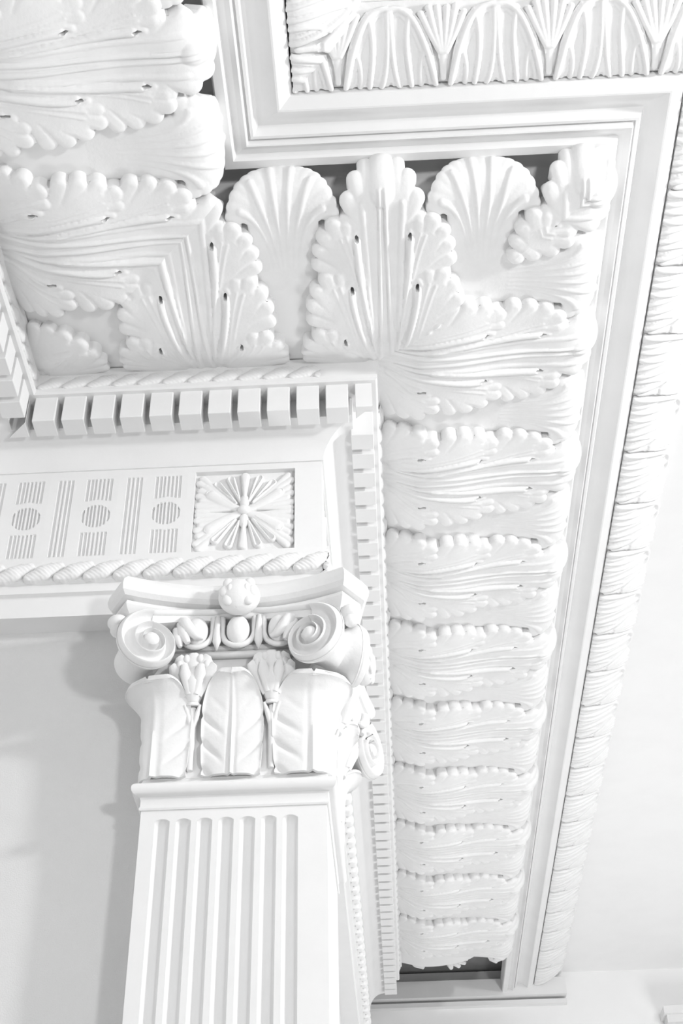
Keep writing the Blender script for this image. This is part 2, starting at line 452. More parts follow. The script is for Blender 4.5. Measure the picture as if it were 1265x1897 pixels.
# ------------------------------------------------------------------ acanthus cove
cove = thing('acanthus_cove', 'broad white coving of big carved acanthus leaves between the dentil cornice and the ceiling rail', 'coving', (XR + 0.2, D - 0.2, 3.27))
gp = smooth_curve([(0.195, 3.278), (0.26, 3.262), (0.34, 3.243), (0.45, 3.243), (0.58, 3.262), (0.68, 3.30), (0.75, 3.375), (0.82, 3.455), (0.925, 3.475)], 5)
V, F = sweep(gp + [(0.925, 3.50), (0.195, 3.50)], True, YCOVE); world_child('ground', mesh('cove_ground', V, F, M_PLN, True, 0.6), cove)
LP = np.array([(0.205, 3.274), (0.304, 3.246), (0.38, 3.232), (0.48, 3.233), (0.577, 3.246), (0.676, 3.256), (0.75, 3.256), (0.81, 3.254), (0.855, 3.262), (0.886, 3.285), (0.900, 3.318), (0.903, 3.350), (0.899, 3.372), (0.894, 3.392)])
LPc = np.array(smooth_curve([tuple(p) for p in LP], 6)); Ls = np.r_[0, np.cumsum(np.hypot(*np.diff(LPc, axis=0).T))]
GPc = np.array(gp)
def leaf_place(curl):
    tn = np.gradient(LPc, axis=0); tn /= np.linalg.norm(tn, axis=1)[:, None]
    nr = np.c_[tn[:, 1], -tn[:, 0]]     # pointing down/out
    def place(u, s, h):
        d = np.interp(s, Ls, LPc[:, 0]); z = np.interp(s, Ls, LPc[:, 1]); nd = np.interp(s, Ls, nr[:, 0]); nz = np.interp(s, Ls, nr[:, 1])
        if curl is None:      # flush with the ground near edges
            pass
        return u, -(d + nd * h), z + nz * h
    return place
SL = Ls[-1]
def fingers_eval(FS, u, w_):
    s = np.full(u.shape, -1e9); h = np.full(u.shape, -0.004)
    for pts, rad, z0, amp in FS:
        a, b = capsules(u, w_, pts, rad)
        s = np.maximum(s, a)
        # position along finger raises it
        h = np.maximum(h, np.where(a > -0.012, z0 + b * amp, -0.004))
    return s, h
def lobed(GR_, RG, u, w_):
    """groups of lobes with plump rims and flat middles, plus thin ridges laid over them"""
    S_ = np.full(u.shape, -1e9); H_ = np.full(u.shape, -0.004)
    for caps, zb, A, ro in GR_:
        s = np.full(u.shape, -1e9)
        for pts, rad in caps: s = np.maximum(s, capsules(u, w_, pts, rad)[0])
        q = np.clip(s / ro, 0, 1); h = zb + A * np.sqrt(np.clip(1 - (1 - q) ** 2, 0, 1))
        S_ = np.maximum(S_, s); H_ = np.maximum(H_, np.where(s > -0.010, h, -0.004))
    for pts, rad, A in RG:
        s, b = capsules(u, w_, pts, rad)
        S_ = np.maximum(S_, s); H_ = np.where(s > 0, H_ + b * A, H_)
    return S_, H_
def main_leaf():
    GR_ = []; RG = []
    for sg in (-1, 1):
        M2 = np.array([sg, 1])
        G = [((0.132, 0.130), [(0.140, 0.166, .018), (0.172, 0.186, .024), (0.212, 0.180, .028), (0.244, 0.136, .027), (0.254, 0.084, .026), (0.252, 0.034, .026)], 0.020, [(0.10, 0.0), (0.15, 0.05), (0.190, 0.115)], .062),
             ((0.104, 0.330), [(0.108, 0.370, .018), (0.138, 0.392, .024), (0.178, 0.388, .029), (0.208, 0.344, .028), (0.222, 0.292, .028), (0.226, 0.240, .027)], 0.014, [(0.07, 0.05), (0.11, 0.20), (0.155, 0.320)], .062),
             ((0.084, 0.520), [(0.082, 0.560, .018), (0.110, 0.584, .024), (0.146, 0.584, .029), (0.176, 0.544, .029), (0.192, 0.492, .028), (0.198, 0.440, .027)], 0.009, [(0.05, 0.20), (0.09, 0.36), (0.125, 0.510)], .060)]
        for gi, (eye, tips, zb, blade, br) in enumerate(G):
            caps = []; n = len(tips); bp = bez(blade, 8); caps.append((bp * M2, np.linspace(br * .55, br, 9)))
            c = bp[-2]
            for i, (tu, ts, r) in enumerate(tips):
                f = i / (n - 1)
                k = 0.62 if i < n - 1 else 0.5
                st = (c[0] * (1 - 0.25 * f), c[1] - 0.10 * f)
                caps.append((bez([st, (st[0] + (tu - st[0]) * .5, st[1] + (ts - st[1]) * .5 + 0.004), (tu, ts)], 6) * M2, np.linspace(r * .9, r, 7)))
            GR_.append((caps, zb + 0.003, 0.014, 0.021))
            e = eye
            P = bez([(0.026 + 0.020 * (2 - gi), 0.0), (e[0] * 0.62, e[1] * 0.45), (e[0] - 0.002, e[1] * 0.75), (e[0] - 0.004, e[1] + 0.010)], 14)
            RG.append((P * M2, np.linspace(0.005, 0.0125, 15), 0.9))
            for f in (0.35, 0.75):
                P = bez([(0.04 + 0.02 * (2 - gi) + .02 * f, max(0, e[1] - 0.32)), (e[0] * (.95 + .25 * f), e[1] - 0.06 - 0.03 * f), (e[0] * (1.15 + .5 * f), e[1] + 0.035 - 0.02 * f)], 12)
                RG.append((P * M2, np.linspace(0.003, 0.005, 13), 0.45))
        caps = [(bez([(0.03, 0.0), (0.04, 0.35), (0.045, SL - 0.16)], 8) * M2, np.linspace(0.075, 0.050, 9))]
        for tu, ts, r in ((0.012, SL - 0.006, .026), (0.046, SL - 0.036, .026), (0.076, SL - 0.092, .028), (0.098, SL - 0.150, .029), (0.108, SL - 0.215, .028)):
            caps.append((bez([(0.03, SL - 0.26), (tu, ts)], 5) * M2, np.linspace(0.04, r, 6)))
        GR_.append((caps, 0.006, 0.016, 0.026))
        RG.append((bez([(0.020, 0.0), (0.012, 0.25), (0.009, SL - 0.13)], 10) * M2, np.linspace(0.008, 0.006, 11), 1.1))
        RG.append((bez([(0.040, 0.0), (0.042, 0.3), (0.060, SL - 0.16)], 10) * M2, np.linspace(0.006, 0.010, 11), 0.5))
    TIP = [(bez([(0, SL - 0.13), (0, SL - 0.03)], 6), np.linspace(0.040, 0.036, 7))]
    GR_.append((TIP, 0.014, 0.020, 0.038))
    U, W = grid(-0.29, 0.29, -0.0, SL, 0.0036)
    s, _ = lobed(GR_, RG, U, W)
    s = np.minimum(s, W + 0.001)
    for sg in (-1, 1):
        for eu, es in ((0.131, 0.150), (0.101, 0.350), (0.080, 0.542)):
            hh, _ = capsules(U, W, bez([(sg * eu, es - .008), (sg * (eu + .002), es + .012)], 2), np.array([.0065, .005, .0025])); s = np.minimum(s, -hh)
    def hf(u, w_, o_):
        k = np.clip(w_ / 0.16, 0, 1); k = k * k * (3 - 2 * k)
        return lobed(GR_, RG, u, w_)[1] * (0.45 + 0.55 * k) + 0.002
    return relief(U, W, s, leaf_place(0), M_ORN, 'acanthus_leaf', 0.045, hf)
def back_leaf():
    TOP = SL - 0.006
    caps = [(bez([(0, 0.10), (0, 0.66)], 8), np.linspace(0.085, 0.110, 9))]
    for k in range(-8, 9):
        f = k / 8; tu = 0.144 * math.sin(f * 1.4); ts = TOP - 0.028 - 0.165 * (1 - math.cos(f * 1.5))
        caps.append((bez([(0.03 * f, 0.52), (0.09 * f, 0.66), (tu, ts)], 8), np.linspace(0.03, 0.029, 9)))
    GR_ = [(caps, 0.002, 0.009, 0.030)]; RG = []
    for k in (-2.5, -1.5, -.5, .5, 1.5, 2.5):
        f = k / 2.5; tu = 0.128 * math.sin(f * 1.30); ts = TOP - 0.030 - 0.150 * (1 - math.cos(f * 1.45))
        RG.append((bez([(0.040 * f, 0.42), (0.055 * f, 0.62), (tu, ts)], 14), np.linspace(0.002, 0.0115, 15), 0.55))
    U, W = grid(-0.20, 0.20, 0.05, SL, 0.004)
    s, _ = lobed(GR_, RG, U, W)
    def hf(u, w_, o_):
        k = np.clip((0.66 - w_) / 0.46, 0, 1)
        return lobed(GR_, RG, u, w_)[1] - 0.030 * k * k * (3 - 2 * k)
    return relief(U, W, s, leaf_place(0), M_ORN, 'tongue_leaf', 0.030, hf)
ML = main_leaf(); BL = back_leaf()
for run, a in run_units(0.60, 0.058, YCOVE - 0.1, 0.3):
    wput('acanthus_leaf', ML, run, a, cove)
for run, a in run_units(0.60, 0.358, YCOVE - 0.1, 0.3):
    wput('tongue_leaf', BL, run, a, cove)

# ------------------------------------------------------------------ ceiling rail and waterleaf moulding
rail = thing('ceiling_rail', 'plain moulded white ceiling rail framing the acanthus coving', 'moulding', (XR + 0.95, D - 0.95, 3.4))
prof = [(0.898, 3.49), (0.898, 3.384), (0.903, 3.377), (0.930, 3.377), (0.936, 3.384), (0.938, 3.402), (0.958, 3.396), (0.974, 3.384), (0.978, 3.386), (0.979, 3.410), (0.985, 3.412), (0.987, 3.402), (0.996, 3.402), (1.002, 3.414)]
prof += [(1.002 + 0.068 * t, 3.436 - 0.030 * t + 0.010 * math.sin(t * PI)) for t in [i / 8 for i in range(1, 9)]]
prof += [(1.074, 3.402), (1.080, 3.402), (1.112, 3.420), (1.119, 3.432), (1.120, 3.49), (0.900, 3.49)]
V, F = sweep(prof); world_child('rail', mesh('rail', V, F, M_PLN, True, 0.35), rail)
wl = thing('waterleaf_moulding', 'white moulding of upright heart-shaped leaves and little lotus cups along the ceiling edge', 'moulding', (XR + 1.2, D - 1.2, 3.45))
WP = np.array(smooth_curve([(1.124, 3.440), (1.150, 3.434), (1.20, 3.446), (1.26, 3.478), (1.305, 3.512), (1.325, 3.525)], 5))
Ws = np.r_[0, np.cumsum(np.hypot(*np.diff(WP, axis=0).T))]; WL = Ws[-1]
V, F = sweep([(d, z) for d, z in WP] + [(1.330, 3.528), (1.330, 3.534), (1.124, 3.534)]); world_child('ground', mesh('waterleaf_ground', V, F, M_ORN, True, 0.5), wl)
def wplace(u, s, h):
    tn = np.gradient(WP, axis=0); tn /= np.linalg.norm(tn, axis=1)[:, None]
    d = np.interp(s, Ws, WP[:, 0]); z = np.interp(s, Ws, WP[:, 1]); nd = np.interp(s, Ws, tn[:, 1]); nz = np.interp(s, Ws, -tn[:, 0])
    return u, -(d + nd * h), z + nz * h
WPI = 0.302
def waterleaf():
    """heart leaf centred between two cups: nested ridges"""
    FS = []
    for sg in (-1, 1):
        q = lambda L: [(sg * x * WPI, y * WL) for x, y in L]
        FS.append((bez(q([(0.0, 0.93), (0.20, 1.02), (0.33, 0.60), (0.43, 0.05)]), 14), np.full(15, 0.0095), 0.012, 1.0))   # outer rim
        FS.append((bez(q([(0.20, 0.88), (0.12, 0.55), (0.18, 0.25), (0.20, 0.03)]), 12), np.full(13, 0.0085), 0.010, 1.1))
        FS.append((bez(q([(0.38, 0.52), (0.30, 0.45), (0.26, 0.22), (0.29, 0.03)]), 12), np.full(13, 0.0085), 0.007, 1.1))
        FS.append((bez(q([(0.40, 0.30), (0.37, 0.20), (0.36, 0.03)]), 8), np.full(9, 0.0055), 0.005, 1.0))
        FS.append((bez(q([(0.012, 0.93), (0.016, 0.4), (0.03, 0.2), (0.09, 0.0)]), 12), np.full(13, 0.0075), 0.011, 1.0))
    # blade
    B = [(bez([(0, 0.03 * WL), (0, 0.75 * WL)], 4), np.array([.075, .073, .068, .060, .045]) * 1.0)]
    edge = [(0.455, 0.03), (0.44, 0.15), (0.40, 0.45), (0.33, 0.72), (0.20, 0.93), (0.0, 0.985)]
    U, W = grid(-0.47 * WPI, 0.47 * WPI, 0.0, WL, 0.0028)
    ey = np.array([e[1] for e in edge]) * WL; ex = np.array([e[0] for e in edge]) * WPI
    def sd(u, w_): return np.minimum(np.interp(w_, ey, ex) - np.abs(u), np.minimum(w_ - 0.004, 0.99 * WL - w_))
    def hf(u, w_, o_):
        s, h = fingers_eval(FS, u, w_); base = 0.006 + 0.004 * np.clip(sd(u, w_) / 0.05, 0, 1)
        return np.maximum(base, h)
    return relief(U, W, sd(U, W), wplace, M_ORN, 'waterleaf', 0.016, hf)
def cup():
    FS = [(bez([(0, 0.10 * WL), (0, 0.5 * WL)], 5), np.array([.0085, .0085, .010, .013, .017, .022]), 0.008, 0.5)]
    for x, y, r in ((-0.20, 0.86, .010), (-0.125, 0.93, .0115), (-0.045, 0.92, .0115), (0.045, 0.92, .0115), (0.125, 0.93, .0115), (0.20, 0.86, .010)):
        FS.append((bez([(x * .15 * WPI, 0.42 * WL), (x * .6 * WPI, 0.62 * WL), (x * WPI, y * WL)], 8), np.linspace(0.009, r, 9), 0.013, 0.9))
    U, W = grid(-0.26 * WPI, 0.26 * WPI, 0.0, WL * 1.02, 0.0028)
    s, _ = fingers_eval(FS, U, W)
    return relief(U, W, s, wplace, M_ORN, 'lotus_cup', 0.018, lambda u, w_, o_: fingers_eval(FS, u, w_)[1])
WLM = waterleaf(); CUPM = cup()
def wunits(a0):
    out = [('front', a0 + k * WPI) for k in range(-3, 6)]
    return out
cupx = 0.247
fr = [cupx + k * WPI for k in range(-2, 5)]
for a in fr:
    wput('lotus_cup', CUPM, 'front', a, wl); wput('waterleaf', WLM, 'front', a + WPI / 2, wl)
y = D - (cupx + 3 * WPI - XR)
while y < YEND - 0.2:
    wput('lotus_cup', CUPM, 'side', y, wl); wput('waterleaf', WLM, 'side', y + WPI / 2, wl); y += WPI
y = D - (cupx - XL) + 2 * WPI
while y > 0.3:
    wput('lotus_cup', CUPM, 'left', y, wl); wput('waterleaf', WLM, 'left', y + WPI / 2, wl); y -= WPI

# ------------------------------------------------------------------ corner pilaster
PX0, PX1 = -0.670, -0.165; PY = 3.27; PB_ = 3.84; PXC = (PX0 + PX1) / 2
pil = thing('fluted_pilaster', 'white fluted corner pilaster with a scrolled and leafy capital, standing against the grey wall', 'pilaster', (PXC, 3.5, ZF))
sh = MB()
zs = [ZF, 1.2, 1.5, 1.62, 1.66, 1.674, 1.682, 1.688, 1.692, 1.695, 1.697, 1.70, 1.735]
FP = 0.0577; FW = 0.0205
us = [PX0]
cen = [-0.437 + FP * k for k in range(-3, 4)]
for c in cen:
    us += [c - FW + 2 * FW * i / 10 for i in range(11)]
us.append(PX1)
dep = lambda u, z: 0
ZT = 1.696
def fd(u, z):
    for c in cen:
        x = abs(u - c)
        if x <= FW + 1e-9:
            zt = z - (ZT - FW)
            r = x if zt < 0 else math.hypot(x, zt)
            if r >= FW: return 0.0
            return 1.0 * math.sqrt(max(0, FW * FW - r * r))
    return 0.0
zs = [ZF, 0.4, 1.2] + [ZT - FW] + [ZT - FW + FW * math.sin(i / 8 * PI / 2) for i in range(1, 9)] + [1.7, 1.736]
V = []
for z in zs:
    for u in us: V.append((u, PY + fd(u, z), z))
n = len(us); F = [(j * n + i, j * n + i + 1, (j + 1) * n + i + 1, (j + 1) * n + i) for j in range(len(zs) - 1) for i in range(n - 1)]
sh.add(V, F)
vb = []
sh.add([(PX0, PY, ZF), (PX0, PB_, ZF), (PX0, PB_, 1.736), (PX0, PY, 1.736)], [(0, 1, 2, 3)])
sh.add([(PX1, PY, ZF), (PX1, PB_, ZF), (PX1, PB_, 1.736), (PX1, PY, 1.736)], [(3, 2, 1, 0)])
sh.add([(PX0, PB_, ZF), (PX1, PB_, ZF), (PX1, PB_, 1.736), (PX0, PB_, 1.736)], [(0, 1, 2, 3)])
o = world_child('shaft', sh.make('shaft', M_PLN, True, 0.5), pil)
def ring(prof, x0, x1, y0, y1):
    """sweep (out,z) profile round the four sides of a rectangle"""
    V = []; n = len(prof)
    for k in range(4):
        for d, z in prof: V.append(((x0 - d, y0 - d, z), (x1 + d, y0 - d, z), (x1 + d, y1 + d, z), (x0 - d, y1 + d, z))[k])
    F = [(k * n + i, k * n + (i + 1) % n, ((k + 1) % 4) * n + (i + 1) % n, ((k + 1) % 4) * n + i) for k in range(4) for i in range(n)]
    return V, F
pr = [(-0.02, 1.722), (0.004, 1.722), (0.006, 1.727), (0.003, 1.734), (0.003, 1.752), (0.006, 1.760)]
pr += [(0.008 + 0.020 * math.sin(t), 1.780 - 0.020 * math.cos(t)) for t in [PI * i / 8 for i in range(1, 9)]]
pr += [(0.004, 1.806), (0.000, 1.818), (-0.02, 1.820)]
V, F = ring(pr, PX0, PX1, PY, PB_); world_child('astragal', mesh('astragal', V, F, M_PLN, True, 0.5), pil)
# capital: bell is the part, ornaments are its sub-parts
V, F = ring([(-0.10, 1.815), (0.002, 1.815), (-0.002, 1.95), (0.0, 2.10), (0.02, 2.17), (0.03, 2.205), (0.045, 2.21), (0.045, 2.222), (0.03, 2.226), (0.03, 2.428), (-0.10, 2.428)], PX0, PX1, PY, PB_)
cap = world_child('capital', mesh('bell', V, F, M_PLN, True, 0.5), pil)
def sub(name, me): 
    o = obj(name, me, cap); return o
# plan path round the front / side faces, measured from a face centre, with rounded corners
def plan(face, u, v):
    """point at u along the face (from its centre), v outwards"""
    if face == 'front': return (PXC + u, PY - v)
    if face == 'side': return (PX1 + v, (PY + PB_) / 2 + u)
    return (PX0 - v, (PY + PB_) / 2 - u)
HALF = {'front': (PX1 - PX0) / 2, 'side': (PB_ - PY) / 2, 'left': (PB_ - PY) / 2}
def wrap(corner, u, v):
    """path running through a corner: u<0 on one face, u>0 on the other. right corner: front->side"""
    R = 0.045
    L = R * PI / 4
    if corner == 'right': cx, cy, a0 = PX1 - R, PY + R, -PI / 2
    elif corner == 'far': cx, cy, a0 = PX1 - R, PB_ - R, 0.0
    else: cx, cy, a0 = PX0 + R, PY + R, -PI
    if abs(u) <= L:
        a = a0 + PI / 4 + u / R; return (cx + (R + v) * math.cos(a), cy + (R + v) * math.sin(a))
    if u < 0: a = a0; t = -(-u - L)
    else: a = a0 + PI / 2; t = u - L
    nx, ny = math.cos(a), math.sin(a); tx, ty = -ny, nx
    return (cx + (R + v) * nx + tx * t, cy + (R + v) * ny + ty * t)
def cap_leaf(pt, hw, z0=1.815, ztop=2.135, seed=0):
    """smooth tongue-shaped leaf with midrib, slanting ribs and an out-curling tip"""
    NU, NS = 44, 64
    H = ztop - z0; V = []
    # centre section (v,z) : rises, leans outwards, rolls over
    cs = smooth_curve([(0.004, z0), (0.006, z0 + .08), (0.008, z0 + .15), (0.012, z0 + .205), (0.024, z0 + .250), (0.048, ztop - 0.028), (0.078, ztop - 0.008), (0.092, ztop - 0.010)], 8)
    cs = np.array(cs); ss = np.r_[0, np.cumsum(np.hypot(*np.diff(cs, axis=0).T))]; T = ss[-1]
    tn = np.gradient(cs, axis=0); tn /= np.linalg.norm(tn, axis=1)[:, None]
    F = []
    for side in (0, 1):
        for j in range(NS + 1):
            s = j / NS; 
            e = 1.0 if s < 0.50 else max(0.0, 1 - ((s - 0.50) / 0.50) ** 2.2) ** 0.5
            ce = math.exp(-(((s * 4.2 - 0.75) % 1.0 - 0.5) / 0.10) ** 2) * (1 if s < 0.62 else 0)
            wd = hw * ((0.92 + 0.08 * math.sin(s * 3.0)) * max(e, 0.02)) * (1 - 0.035 * ce)
            v = np.interp(s * T, ss, cs[:, 0]); z = np.interp(s * T, ss, cs[:, 1]); tv = np.interp(s * T, ss, tn[:, 0]); tz = np.interp(s * T, ss, tn[:, 1])
            for i in range(NU + 1):
                f = i / NU * 2 - 1; u = f * wd; a = abs(f)
                ph = s * 4.2 - (a - 1) * 1.1 - 0.75
                fr = ph % 1.0
                rib = -0.009 * math.exp(-((fr - 0.5) / 0.13) ** 2) * min(1, max(0, a - .18) * 2.0) * min(1, max(0, 0.72 - s) * 5)
                mid = 0.007 * math.exp(-(f * hw / 0.0045) ** 2) * max(0, 1 - s * 1.05)
                edge = 0.005 * max(0, (a - 0.88) / 0.12) ** 2 + 0.006 * max(0, (s - 0.90) / 0.10)
                h = 0.012 + rib + mid + edge + 0.010 * (1 - a * a) - 0.005 * math.exp(-((a - .10) / .07) ** 2) * max(0, 1 - s)
                h -= side * 0.012
                x, y = pt(u, v + h * tz); V.append((x, y, z - h * tv))
    m = NU + 1; off = m * (NS + 1)
    for j in range(NS):
        for i in range(NU):
            q = (j * m + i, j * m + i + 1, (j + 1) * m + i + 1, (j + 1) * m + i)
            F.append(q); F.append(tuple(off + k for k in q[::-1]))
    for j in range(NS):
        for i in (0, NU):
            F.append((j * m + i, (j + 1) * m + i, off + (j + 1) * m + i, off + j * m + i))
    for i in range(NU): F.append((NS * m + i, NS * m + i + 1, off + NS * m + i + 1, off + NS * m + i)); F.append((i, i + 1, off + i + 1, off + i))
    return mesh('acanthus_leaf', V, F, M_ORN, True, 1.0)
sub('acanthus_leaf', cap_leaf(lambda u, v: plan('front', u - 0.011, v), 0.088))
sub('acanthus_leaf', cap_leaf(lambda u, v: wrap('right', u - 0.030, v), 0.112, ztop=2.120))
sub('acanthus_leaf', cap_leaf(lambda u, v: wrap('left', u + 0.020, v), 0.096, ztop=2.120))
sub('acanthus_leaf', cap_leaf(lambda u, v: plan('side', u, v), 0.105))
sub('acanthus_leaf', cap_leaf(lambda u, v: wrap('far', u, v), 0.120, ztop=2.120))
# stems with calyx flowers
def calyx(face, u0):
    m = MB(); P3 = lambda u, v, z: (*plan(face, u0 + u, v), z)
    m.tube([P3(0, .008, 1.835), P3(0, .012, 2.03)], [0.0085, 0.012], 10)
    m.tube([P3(-.004, .012, 1.97), P3(-.012, .018, 2.005), P3(-.022, .03, 2.034)], [0.007, 0.008, 0.004], 8)
    m.tube([P3(.004, .012, 1.97), P3(.012, .018, 2.005), P3(.022, .03, 2.034)], [0.007, 0.008, 0.004], 8)
    m.tube([P3(0, .016, 2.034), P3(0, .018, 2.044)], [0.022, 0.020], 14)
    s = mesh('stem', m.V, m.F, M_ORN, True, 0.8); sub('stem', s)
    m = MB()
    m.tube([P3(0, .02, 2.044), P3(0, .024, 2.07), P3(0, .030, 2.10), P3(0, .032, 2.135)], [0.017, 0.030, 0.036, 0.030], 14)
    for k, (du, dz, r) in enumerate(((-.050, 2.135, .020), (-.034, 2.165, .021), (0, 2.175, .023), (.034, 2.165, .021), (.050, 2.135, .020))):
        m.tube([P3(du * .3, .035, 2.06), P3(du * .75, .046, 2.115), P3(du, .056, dz), P3(du * 1.25, .066, dz + .012)], [0.012, 0.021, r * 1.15, 0.010], 10, 0.45)
    for du in (-.022, .022):
        m.tube([P3(du * .4, .045, 2.06), P3(du, .062, 2.12), P3(du * 1.1, .07, 2.145)], [0.009, 0.017, 0.010], 10, 0.6)
    for du in (-.02, .02):
        for k in range(2): m.ell(P3(du * (1 + k), .058, 2.17 - k * .02), (.012, .012, .016))
    sub('calyx', mesh('calyx', m.V, m.F, M_ORN, True, 0.9))
calyx('front', -0.126); calyx('front', 0.100); calyx('side', -0.13); calyx('side', 0.13)
# egg and dart
def egg_band(face, sc):
    W = 0.122 * sc
    for k in (-1, 0, 1):
        u0 = k * W; P3 = lambda u, v, z: (*plan(face, u0 + u, v), z)
        x, y = plan(face, 0, 0); ax = Vector((*np.subtract(plan(face, 1, 0), plan(face, 0, 0)), 0)); ay = Vector((*np.subtract(plan(face, 0, 1), plan(face, 0, 0)), 0))
        m = MB(); m.ell(P3(0, .062, 2.262), (.034, .030, .050), (ax, ay, Vector((0, 0, 1))), 22, 14); sub('egg', mesh('egg', m.V, m.F, M_ORN))
        m = MB(); pts = []
        for i in range(17):
            t = PI * (0.5 + i / 16) * 1.0; t = PI + PI * i / 16
            pts.append(P3(.047 * math.cos(t), .066 - .012 * (1 + math.sin(t)), 2.262 + .056 * math.sin(t)))
        pts = [P3(-.047, .060, 2.31)] + pts + [P3(.047, .060, 2.31)]
        m.tube(pts, [0.0085] * len(pts), 10); sub('egg_shell', mesh('egg_shell', m.V, m.F, M_ORN))
    for k in (-1.5, -.5, .5, 1.5):
        u0 = k * W; P3 = lambda u, v, z: (*plan(face, u0 + u, v), z)
        m = MB(); m.tube([P3(0, .062, 2.312), P3(0, .068, 2.27), P3(0, .066, 2.222), P3(0, .060, 2.196)], [0.0085, 0.0085, 0.0125, 0.002], 8)
        sub('dart', mesh('dart', m.V, m.F, M_ORN))
    m = MB(); h = HALF[face] - 0.02
    for i in range(1):
        m.tube([(*plan(face, -h, .035), 2.196), (*plan(face, h, .035), 2.196)], 0.012, 10)
        m.tube([(*plan(face, -h, .052), 2.322), (*plan(face, h, .052), 2.322)], 0.012, 10)
    sub('bead', mesh('bead', m.V, m.F, M_ORN))
egg_band('front', 1.0); egg_band('side', 1.1)
# volutes
R0 = 0.114; GR = -math.log(0.57) / (2 * PI)
def spiral_r(th): return R0 * math.exp(-GR * th)     # th increases inward
def volute_mesh(mirror, M):
    """spiral scroll in local frame: x right, z up, -y towards viewer; starts at the top going outwards"""
    NR, NT = 46, 150; V = []; F = []
    sgn = -1 if mirror else 1
    def outer(t):  # t = polar angle measured from top towards outside, 0..2pi
        return R0 * math.exp(-GR * t) 
    for i in range(NT + 1):
        t = 2 * PI * i / NT
        for j in range(NR + 1):
            f = j / NR
            r = f * outer(t)
            # which coil
            if r < 0.0225:
                h = 0.022 + math.sqrt(max(0, 0.0235 ** 2 - r * r)) * 0.8
            else:
                q = (math.log(R0 / r) / GR - t) / (2 * PI)    # number of turns inwards, 0 at outer edge
                fr = q - math.floor(q)
                coil = math.exp(-((fr - 0.20) / 0.17) ** 2) + math.exp(-((fr - 1.20) / 0.17) ** 2)
                h = 0.002 + 0.005 * q + 0.026 * coil
                if q < 0.03: h -= (0.03 - q) * 0.2
            V.append((sgn * r * math.sin(t), -h, r * math.cos(t)))
    m = NR + 1
    F += [(i * m + j, (i + 1) * m + j, (i + 1) * m + j + 1, i * m + j + 1) for i in range(NT) for j in range(NR)]
    # side wall (cushion) running back to the corner
    n0 = len(V)
    prof = [(0.0, 1.0), (0.016, 0.97), (0.030, 0.84), (0.050, 0.74), (0.075, 0.70), (0.140, 0.72)]
    for i in range(NT + 1):
        t = 2 * PI * i / NT; r = outer(t)
        for (b, k) in prof:
            V.append((sgn * r * k * math.sin(t), -0.010 + b, r * k * math.cos(t)))
    p = len(prof)
    F += [(n0 + i * p + j, n0 + (i + 1) * p + j, n0 + (i + 1) * p + j + 1, n0 + i * p + j + 1) for i in range(NT) for j in range(p - 1)]
    # close the step at the start of the spiral
    a = NR; b = NT * m + NR
    F.append((n0, n0 + NT * p, b, a))
    V.append((0, 0.078, 0)); F += [(n0 + i * p + p - 1, n0 + (i + 1) * p + p - 1, len(V) - 1) for i in range(NT)]
    V = [M @ Vector(v) for v in V]
    me = mesh('volute', V, F, M_ORN, True, 0.9); return me
VZ = 2.188; TILT = math.radians(24)
def vol(face, side):
    """side -1: at the u<0 end"""
    u = side * (HALF[face] - 0.028 if side > 0 else HALF[face] - 0.006); v = 0.118 if face == 'front' else (0.070 if side < 0 else 0.095)
    x, y = plan(face, u, v); base = {'front': 0, 'side': PI / 2, 'left': -PI / 2}[face]
    return Matrix.Translation((x, y, VZ)) @ Matrix.Rotation(base - side * TILT, 4, 'Z')
for face, side in (('front', -1), ('front', 1), ('side', -1), ('side', 1)):
    sub('volute', volute_mesh(side < 0, vol(face, side)))
# channel bands joining each pair of volutes under the abacus
def channel(face):
    for side in (-1, 1):
        Mx = vol(face, side); m = MB()
        st = Mx @ Vector((0, -0.006, R0 * 0.93)); st2 = Mx @ Vector((0, -0.004, R0 * 0.60))
        x, y = plan(face, 0, 0.052); e = Vector((x, y, 2.338)); x, y = plan(face, side * HALF[face] * 0.45, 0.068); c = Vector((x, y, 2.325))
        pts = [st.lerp(c, t).lerp(c.lerp(e, t), t) for t in [i / 10 for i in range(11)]]
        m.tube(pts, [0.010] * 11, 10)
        # web below the fillet
        x, y = plan(face, side * 0.02, 0.040); e2 = Vector((x, y, 2.315)); c2 = Vector((c.x, c.y, 2.300)); n0 = []
        P2 = [st2.lerp(c2, t).lerp(c2.lerp(e2, t), t) for t in [i / 10 for i in range(11)]]
        back = Vector((*plan(face, 0, -0.03), 0)) - Vector((*plan(face, 0, 0), 0))
        V = []
        for p, q in zip(pts, P2): V += [p, q + back * 0.0, q + back * 2, p + back * 2]
        F = [(4 * i + k, 4 * i + (k + 1) % 4, 4 * i + 4 + (k + 1) % 4, 4 * i + 4 + k) for i in range(10) for k in range(4)]
        m.add(V, F)
        sub('scroll_band', mesh('scroll_band', m.V, m.F, M_ORN, True, 0.8))
        # husk leaf over the outer egg
        P3 = lambda u, v, z: (*plan(face, side * u, v), z)
        m = MB(); h = HALF[face]
        m.tube([P3(h - .088, .085, 2.290), P3(h - .100, .100, 2.272), P3(h - .116, .100, 2.245), P3(h - .138, .092, 2.225), P3(h - .155, .085, 2.222)], [.010, .018, .018, .012, .005], 10)
        m.tube([P3(h - .085, .085, 2.275), P3(h - .098, .095, 2.235), P3(h - .112, .090, 2.205)], [.012, .019, .008], 10)
        m.tube([P3(h - .075, .085, 2.255), P3(h - .082, .090, 2.220), P3(h - .090, .085, 2.195)], [.012, .016, .006], 10)
        sub('husk_leaf', mesh('husk_leaf', m.V, m.F, M_ORN, True, 0.9))
channel('front'); channel('side')
